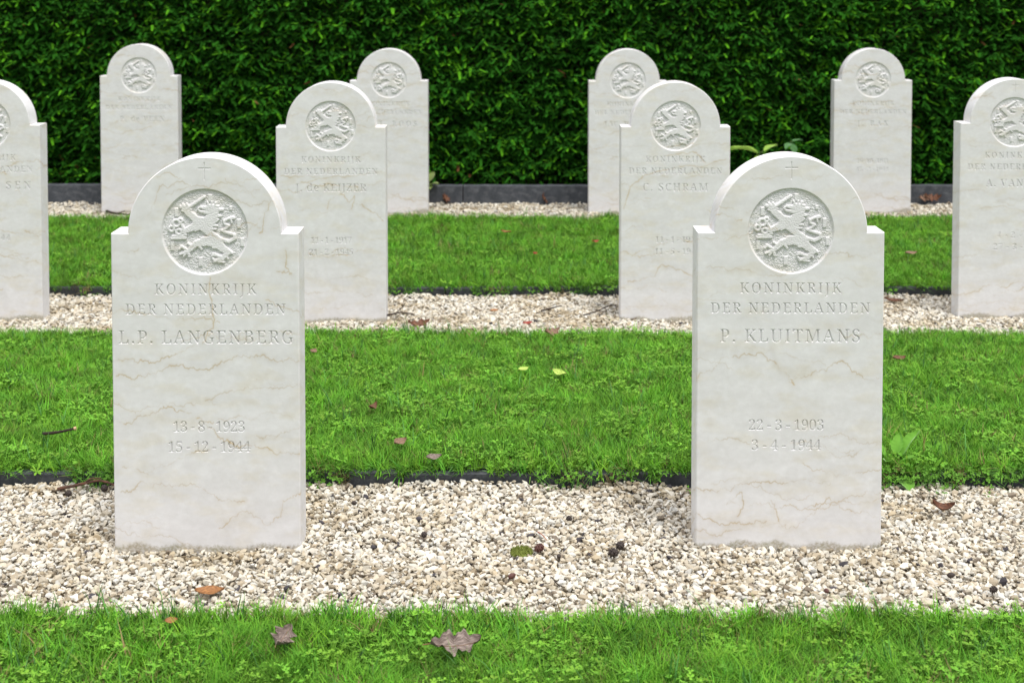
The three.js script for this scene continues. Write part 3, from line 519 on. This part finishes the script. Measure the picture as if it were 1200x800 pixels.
// ---------------------------------------------------------------- small things: leaves, twigs, cones, weeds
// a leaf along +x with lobes: width(t) is half its width; curl bends it along its length, cup folds it up along the rib
function leafGeometry(len, width, curl, cup, seed, stalk = 0.15) {
  const r = rng(seed), nx = 28, cols = [-1, -0.66, -0.33, 0, 0.33, 0.66, 1], p = [], ix = [], uv = [], ph = r() * 9;
  for (let i = 0; i <= nx; i++) { const t = i / nx, L = width(t, 1), R = width(t, -1); for (const q of cols) { const w = (q > 0 ? L : R) * Math.abs(q) * len, x = (t - 0.5) * len + Math.abs(q) * len * 0.02, z = Math.sign(q) * w, a = Math.abs(q); p.push(x, curl * len * Math.pow(t - 0.5, 2) * 4 + cup * len * a * a * 0.3 + 0.02 * len * Math.sin(9 * t + 4 * q + ph) * a, z); uv.push(t, q); } }
  const m = cols.length; for (let i = 0; i < nx; i++) for (let k = 0; k < m - 1; k++) { const a = i * m + k, b = a + m; ix.push(a, a + 1, b + 1, a, b + 1, b); }
  const g = bufferOf(p, ix); g.setAttribute('uv', new THREE.Float32BufferAttribute(uv, 2));
  const st = new THREE.TubeGeometry(new THREE.CatmullRomCurve3([[-0.5, curl, 0], [-0.5 - stalk * 0.5, curl + 0.01, 0.02], [-0.5 - stalk, curl + 0.03, 0.05]].map(([x, y, z]) => new THREE.Vector3(x * len, y * len, z * len))), 5, len * 0.012, 5);
  const rib = new THREE.TubeGeometry(new THREE.CatmullRomCurve3([0, 0.25, 0.5, 0.75, 0.97].map((t) => new THREE.Vector3((t - 0.5) * len, curl * len * Math.pow(t - 0.5, 2) * 4 + 0.003 * len, 0))), 10, len * 0.005, 5);
  return { blade: g, stalk: mergeGeometries([st, rib]) };
}
const oak = (t, s) => Math.pow(Math.sin(Math.PI * Math.pow(t, 0.8)), 0.8) * (0.25 + 0.085 * Math.sin(t * 19 + (s > 0 ? 0.2 : 1.5)) + 0.05 * Math.sin(t * 41 + s * 2)) * (0.55 + 0.75 * t) * 1.15 + 0.01;
const oval = (t) => 0.27 * Math.pow(Math.sin(Math.PI * Math.pow(t, 0.85)), 0.8) + 0.004, narrow = (t) => 0.17 * Math.sin(Math.PI * Math.pow(t, 0.9)) + 0.004;
const withered = (a, b) => noiseTexture(64, 64, (u, v) => { const n = clamp(0.5 + 0.9 * fbm(u * 5, v * 5, 4) + 0.2 * N2(u * 30, v * 30), 0, 1); return a.map((c, k) => lerp(c, b[k], n)); });
const greyLeaf = mat({ map: withered([0.3, 0.25, 0.22], [0.58, 0.52, 0.48]), roughness: 0.7 }), brownLeaf = mat({ map: withered([0.25, 0.14, 0.09], [0.5, 0.33, 0.22]), roughness: 0.75 }), orangeLeaf = mat({ map: withered([0.44, 0.28, 0.14], [0.66, 0.46, 0.26]), roughness: 0.7 }), roseLeaf = mat({ map: withered([0.36, 0.26, 0.2], [0.58, 0.46, 0.37]), roughness: 0.7 }), limeLeaf = mat({ map: withered([0.55, 0.66, 0.25], [0.72, 0.8, 0.4]), roughness: 0.7 }), redLeaf = mat({ map: withered([0.42, 0.1, 0.06], [0.62, 0.2, 0.1]), roughness: 0.7 }), stalkMat = mat({ color: lin(0.2, 0.11, 0.05) });
function fallenLeaf(px, py, level, len, width, material, turn, tilt, label, opt = {}) {
  const at = onGround(px, py, level), g = tag(group('fallen_leaf', at.x, level, at.z), label, 'leaf', 'leaves fallen on lawn and gravel');
  const L = leafGeometry(len, width, opt.curl ?? 0.08, opt.cup ?? 0.3, Math.round(px * 7 + py));
  mesh('blade', L.blade, material, g); mesh('stalk', L.stalk, opt.stalk || stalkMat, g);
  g.rotation.set(tilt, turn, opt.roll || 0, 'YXZ'); return g;
}
const lawnTop = (px, py) => { let y = G1 + 0.03; for (let i = 0; i < 3; i++) y = lawnLevel(zAt(py, y)) + 0.034; return y; };
const LF = (px, py, len, w, m, turn, tilt, label, opt) => fallenLeaf(px, py, lawnTop(px, py) + (opt?.up || 0), len, w, m, turn, tilt, label, opt);
LF(533, 757, 0.112, oak, greyLeaf, 0.12, 0.3, 'large lobed grey oak leaf lying on the lawn before the wide gravel bed', { up: 0.008, curl: 0.1, cup: 0.35 });
LF(329, 751, 0.082, oak, greyLeaf, 1.35, 0.35, 'cupped grey oak leaf standing in the grass below the headstone dated 13-8-1923', { up: 0.012, curl: 0.14, cup: 0.5 });
LF(508, 536, 0.05, oval, greyLeaf, 0.4, 0.3, 'small grey withered leaf in the grass close to the dark edging', { up: 0.008 });
LF(468, 518, 0.055, oval, roseLeaf, 0.9, 0.4, 'small reddish brown leaf in the grass above the dark edging', { up: 0.008 });
LF(436, 478, 0.05, oval, brownLeaf, 1.2, 0.2, 'small rust brown leaf curled in the middle of the clover lawn', { up: 0.008, curl: 0.25 });
LF(367, 412, 0.05, oval, roseLeaf, 1.4, 0.3, 'brown leaf in the grass beside the headstone dated 13-8-1923', { up: 0.01 });
LF(656, 437, 0.085, narrow, limeLeaf, -0.9, 0.3, 'yellow green pointed leaf lying on the clover lawn', { up: 0.014, cup: 0.15 });
LF(613, 433, 0.05, oval, limeLeaf, 0.7, 0.2, 'small lime green leaf lying on the clover lawn', { up: 0.012 });
LF(646, 390, 0.075, oak, roseLeaf, 0.5, 0.4, 'crumpled brown leaf where the clover lawn meets the middle gravel bed', { up: 0.012, curl: 0.2 });
LF(1054, 420, 0.06, oval, brownLeaf, 0.3, 0.2, 'dark brown leaf in the grass beside the headstone dated 22-3-1903', { up: 0.002 });
LF(593, 272, 0.07, narrow, orangeLeaf, -0.5, 0.2, 'small orange leaf on the lawn before the hedge', { up: 0.012 });
LF(698, 283, 0.045, oval, redLeaf, 0.5, 0.3, 'small red leaf on the far lawn beside the brown veined headstone', { up: 0.014 });
LF(627, 297, 0.04, oval, redLeaf, 1.1, 0.3, 'tiny red leaf in the middle of the far lawn', { up: 0.014 });
LF(1068, 297, 0.07, oval, roseLeaf, 0.2, 0.2, 'pale brown leaf on the far lawn near the second row headstone with a cross', { up: 0.012 });
LF(200, 727, 0.03, oval, orangeLeaf, 0.3, 0.5, 'tiny orange leaf on the grass edge under the headstone dated 13-8-1923', { up: 0.004 });
const onGravel = (px, py, len, w, m, turn, tilt, label, opt) => fallenLeaf(px, py, (py > 550 ? G1 : py > 340 ? G2 : G3) + 0.008, len, w, m, turn, tilt, label, opt);
const onKerb = (px, ...a) => { const g = fallenLeaf(px, 241, G3 + 0.035, ...a); g.position.z = zKerb3 + 0.03; return g; };
onGravel(245, 694, 0.072, oval, orangeLeaf, 0.1, 0.1, 'orange brown leaf lying on the gravel before the headstone dated 13-8-1923');
onGravel(1106, 597, 0.062, oval, brownLeaf, -0.25, 0.2, 'curled chestnut brown leaf on gravel beside the headstone dated 22-3-1903', { curl: 0.3, cup: 0.6 });
onGravel(490, 381, 0.1, oak, brownLeaf, 0.3, 0.3, 'dark brown crumpled oak leaf on the middle gravel bed', { curl: 0.2 });
onGravel(579, 364, 0.045, oval, orangeLeaf, 0.4, 0.2, 'small orange leaf on the middle gravel bed');
onGravel(618, 379, 0.05, oval, redLeaf, 0.4, 0.2, 'small reddish leaf on the middle gravel bed near the lawn edge');
onGravel(1048, 353, 0.09, narrow, brownLeaf, -0.5, 0.2, 'long brown leaf on gravel beside the headstone in the second row with a cross', { curl: 0.12 });
onKerb(518, 0.1, oak, brownLeaf, 1.2, 1.0, 'rust brown leaf leaning on the hedge kerb next to the far headstone', { curl: 0.2 });
onKerb(638, 0.11, oak, brownLeaf, 1.4, 1.1, 'brown leaf propped upright on the hedge kerb between two far headstones', { curl: 0.15 });
onKerb(1098, 0.085, oak, roseLeaf, 0.3, 0.7, 'pale brown leaf leaning on the hedge kerb beside the short named headstone', { curl: 0.2 });
onKerb(1110, 0.11, oak, brownLeaf, -0.4, 0.6, 'dark brown leaf heaped on the hedge kerb beside the short named headstone', { curl: 0.3 });

const barkMat = mat({ map: withered([0.16, 0.1, 0.07], [0.42, 0.28, 0.2]), roughness: 0.9 }), woodMat = mat({ color: lin(0.5, 0.33, 0.19) }), darkBark = mat({ map: withered([0.1, 0.075, 0.06], [0.26, 0.19, 0.15]), roughness: 0.9 });
function twig(points, level, radius, label, material, forks = [], cutEnd) {  // points: [px, py, height above level]
  const at = onGround(points[0][0], points[0][1], level), g = tag(group('twig', at.x, level, at.z), label, 'twig', 'twigs lying about');
  const path = (l) => new THREE.CatmullRomCurve3(l.map(([x, y, h]) => onGround(x, y, level + h).sub(new THREE.Vector3(at.x, level, at.z))));
  const tube = (l, r) => { const c = path(l), t = new THREE.TubeGeometry(c, 22, r, 8), p = t.attributes.position; for (let i = 0; i < p.count; i++) { const s = 1 + 0.2 * N3(p.getX(i) * 160, p.getY(i) * 160, p.getZ(i) * 160); const k = Math.floor(i / 9) / 22, q = c.getPointAt(clamp(k, 0, 1)), f = (1 - 0.35 * k) * s; p.setXYZ(i, q.x + (p.getX(i) - q.x) * f, q.y + (p.getY(i) - q.y) * f, q.z + (p.getZ(i) - q.z) * f); } t.computeVertexNormals(); return t; };
  mesh('stem', tube(points, radius), material, g);
  for (const f of forks) mesh('side_shoot', tube(f, radius * 0.6), material, g);
  if (cutEnd) { const c = path(cutEnd); mesh('bare_wood', new THREE.TubeGeometry(c, 8, radius * 1.08, 8), woodMat, g); }
  return g;
}
twig([[67, 573, 0.008], [82, 570, 0.014], [100, 566, 0.022], [116, 563, 0.03], [128, 566, 0.026], [140, 571, 0.016]], G1, 0.0052, 'reddish twig against the dark edging beside the headstone dated 13-8-1923', barkMat, [[[98, 566, 0.022], [106, 561, 0.034], [118, 560, 0.036]]]);
{ const y = G1 + STEP + 0.022; twig([[50, 508, 0.012], [62, 507, 0.018], [74, 505, 0.022], [87, 502, 0.026]], y, 0.0055, 'short broken stick lying on the clover lawn', darkBark, [], [[86, 502.2, 0.026], [89, 501.6, 0.027]]); }
twig([[440, 371, 0.012], [455, 369, 0.02], [470, 366, 0.022], [484, 368, 0.014]], G2, 0.0042, 'dark forked twig on the middle gravel bed beside the headstone dated 11-1-1917', darkBark, [[[462, 368, 0.02], [470, 361, 0.035], [474, 358, 0.04]]]);
twig([[634, 364, 0.01], [646, 361, 0.02], [658, 358, 0.026]], G2, 0.0045, 'dark stubby twig in the middle of the second gravel bed', darkBark, []);
twig([[684, 369, 0.01], [698, 365, 0.02], [712, 359, 0.028], [722, 357, 0.02]], G2, 0.0035, 'thin dark twig on gravel beside the brown veined headstone', darkBark, [[[700, 364, 0.02], [708, 365, 0.02]]]);
twig([[630, 623, 0.006], [636, 627, 0.012], [641, 633, 0.008]], G1, 0.0016, 'thin red stalk on the gravel between the headstones with crosses', mat({ color: lin(0.3, 0.09, 0.04) }));
twig([[650, 681, 0.006], [656, 686, 0.014], [662, 688, 0.006]], G1, 0.0018, 'thin curved grey stalk on the gravel near the grass', darkBark);
twig([[124, 247, 0.01], [136, 250, 0.02], [150, 251, 0.02], [160, 251, 0.01]], G3, 0.008, 'dark twig at the foot of the headstone by the hedge, behind the one dated 13-8-1923', darkBark, [[[138, 250, 0.02], [146, 247, 0.03]]]);

// small dark cones and mast: scales set spirally on a core
const coneMat = mat({ color: lin(0.035, 0.024, 0.019), roughness: 0.7 }), coneRed = mat({ color: lin(0.085, 0.03, 0.022), roughness: 0.65 });
function cone(px, py, level, len, turn, material, label, stub) {
  const at = onGround(px, py, level), g = tag(group('seed_cone', at.x, level + len * 0.34, at.z), label, 'cone', 'dark cones and husks on the gravel');
  const core = new THREE.LatheGeometry([[0, -0.5], [0.2, -0.42], [0.33, -0.15], [0.3, 0.15], [0.15, 0.42], [0, 0.5]].map(([a, b]) => new THREE.Vector2(a * len, b * len)), 12);
  mesh('core', core, material, g);
  const scale = new THREE.SphereGeometry(len * 0.13, 7, 5); scale.scale(1, 0.45, 1.1);
  if (!stub) { const parts = []; for (let i = 0; i < 26; i++) { const t = (i + 0.5) / 26, a = i * 2.4, y = (t - 0.5) * 0.86 * len, rr = len * 0.34 * Math.sqrt(Math.max(0, 1 - Math.pow(2 * t - 1, 2))) + 0.02 * len, s = scale.clone(); s.rotateX(0.5); s.rotateY(a); s.translate(rr * Math.sin(a), y, rr * Math.cos(a)); parts.push(s); } mesh('scales', mergeGeometries(parts), material, g).userData.kind = 'stuff'; }
  g.rotation.set(1.35, turn, 0.1, 'YXZ'); return g;
}
const G1T = G1 + 0.004;
cone(719, 652, G1T, 0.03, 1.2, coneMat, 'dark seed cone, the larger of a touching pair on gravel'); cone(727, 643, G1T, 0.026, 0.4, coneMat, 'dark seed cone tipped up on its partner, the smaller of a touching pair');
cone(632, 646, G1T, 0.028, 1.9, coneRed, 'purplish brown husk on gravel close to the moss tuft');
cone(600, 678, G1T, 0.022, 2.2, coneRed, 'dark red husk on gravel between the moss tuft and the grass', true);
cone(655, 654, G1T, 0.017, 0.2, coneMat, 'small black husk on gravel between the moss tuft and the pair of cones', true);
cone(497, 629, G1T, 0.019, 0.5, coneMat, 'round black cone on gravel beside the headstone dated 13-8-1923');
cone(667, 610, G1T, 0.019, 1.1, coneMat, 'black cone on gravel between the edging and the pair of cones');
cone(80, 581, G1T, 0.021, 0.8, coneMat, 'black round cone on gravel just below the reddish twig');
cone(122, 575, G1T, 0.024, 0.3, coneMat, 'black cone touching the reddish twig beside the dark edging');
cone(1115, 677, G1T, 0.021, 1.4, coneMat, 'black cone on gravel in front of the headstone dated 22-3-1903, toward the grass', true);
cone(969, 695, G1T, 0.018, 0.4, coneRed, 'rust red husk on gravel before the headstone dated 22-3-1903', true);
cone(1165, 694, G1T, 0.021, 1.7, coneMat, 'dark cone on the gravel near the grass, well beside the headstone dated 22-3-1903');
cone(415, 592, G1T, 0.02, 1.0, coneMat, 'dark cone on gravel near the edging beside the headstone dated 13-8-1923', true);

{ // moss
  const at = onGround(611, 648, G1), g = tag(group('moss_tuft', at.x, G1 - 0.002, at.z), 'small green moss tuft growing in the gravel', 'moss'), parts = [], r = rng(66);
  for (let i = 0; i < 240; i++) { const a = r() * 6.283, q = 0.024 * Math.sqrt(r()), h = 0.012 * (1 - q * q / 0.0008) + 0.004, c = new THREE.ConeGeometry(0.0016 + 0.0008 * r(), 0.009, 4); c.rotateX((r() - 0.5) * 1.2); c.rotateZ((r() - 0.5) * 1.2); c.translate(q * Math.cos(a) * 1.25, h + 0.003 * r(), q * Math.sin(a)); parts.push(c); }
  const dome = new THREE.SphereGeometry(0.024, 14, 8, 0, 6.283, 0, 1.57); dome.scale(1.25, 0.55, 1);
  const mm = mat({ color: lin(0.14, 0.17, 0.025) }); mesh('cushion', dome, mm, g); mesh('shoots', mergeGeometries(parts), mm, g).userData.kind = 'stuff';
}

// broad-leaved weeds
function bigLeafPlant(x, y, z, label, leaves, color, name = 'weed') {  // leaves: [turn, pitch, length, width ratio, stalk length]
  const g = tag(group(name, x, y, z), label, 'weed'), m = new THREE.MeshPhysicalMaterial({ color, roughness: 1, side: THREE.DoubleSide, transmission: 0.35, thickness: 0 }), sm = mat({ color: lin(0.1, 0.16, 0.04) });
  leaves.forEach(([turn, pitch, len, ratio, st], i) => {
    const L = leafGeometry(len, (t) => ratio * Math.pow(Math.sin(Math.PI * Math.pow(t, 0.75)), 0.75) * (1 + 0.05 * Math.sin(t * 40)) + 0.004, -0.1, 0.35, 500 + i * 13 + Math.round(x * 100), 0.05);
    const h = new THREE.Group(); h.name = 'leaf'; h.rotation.set(0, turn, pitch, 'YZX'); g.add(h);
    const b = mesh('blade', L.blade, m, h); b.position.x = st + len / 2;
    mesh('stalk', new THREE.CylinderGeometry(0.0013, 0.0018, st, 6).rotateZ(-Math.PI / 2).translate(st / 2, 0, 0), sm, h);
  });
  return shade(g);
}
{ const p = onGround(1048, 548, G1 + STEP); bigLeafPlant(p.x, G1 + STEP + 0.012, p.z - 0.005, 'broad leaved bright green weed beside the headstone dated 22-3-1903', [[0.35, 0.8, 0.1, 0.2, 0.03], [1.0, 0.9, 0.07, 0.26, 0.03], [2.7, 0.75, 0.075, 0.26, 0.03], [3.3, 0.35, 0.06, 0.3, 0.03], [-1.35, -0.4, 0.065, 0.38, 0.055], [-2.2, 0.4, 0.055, 0.32, 0.02], [-0.5, 0.45, 0.055, 0.28, 0.02], [-1.0, 0.2, 0.045, 0.3, 0.02]], lin(0.17, 0.42, 0.035)); }
{ const z = hedgeZ + 0.18, k = Math.abs(z) / FOCAL, X = (px) => (px - PCX) * k * 1.004, Y = (py) => EYE - (py + 25) * k * 1.003;
  bigLeafPlant(X(893), Y(178), z, 'lime green large leaved sapling growing out of the hedge above the headstone dated 22-3-1903', [[3.05, 0.12, 0.19, 0.22, 0.02], [0.5, 0.3, 0.12, 0.26, 0.02], [-0.5, -0.7, 0.1, 0.3, 0.02], [3.4, -0.8, 0.07, 0.2, 0.03]], lin(0.34, 0.56, 0.08), 'sapling');
  bigLeafPlant(X(927), Y(166), z, 'dark green glossy leaved shoot growing out of the hedge above the headstone dated 22-3-1903', [[-1.2, -1.0, 0.09, 0.3, 0.01], [-2.2, -0.5, 0.08, 0.3, 0.01], [0.3, 0.1, 0.08, 0.3, 0.01]], lin(0.09, 0.25, 0.07), 'sapling');
  bigLeafPlant(X(500), Y(216), z, 'pale yellow green leaved seedling at the hedge foot beside a far headstone', [[0.9, 0.8, 0.085, 0.42, 0.02], [-0.6, 0.1, 0.08, 0.4, 0.02], [-1.2, -0.3, 0.07, 0.4, 0.01]], lin(0.24, 0.33, 0.08), 'seedling');
}

renderer.render(scene, camera);
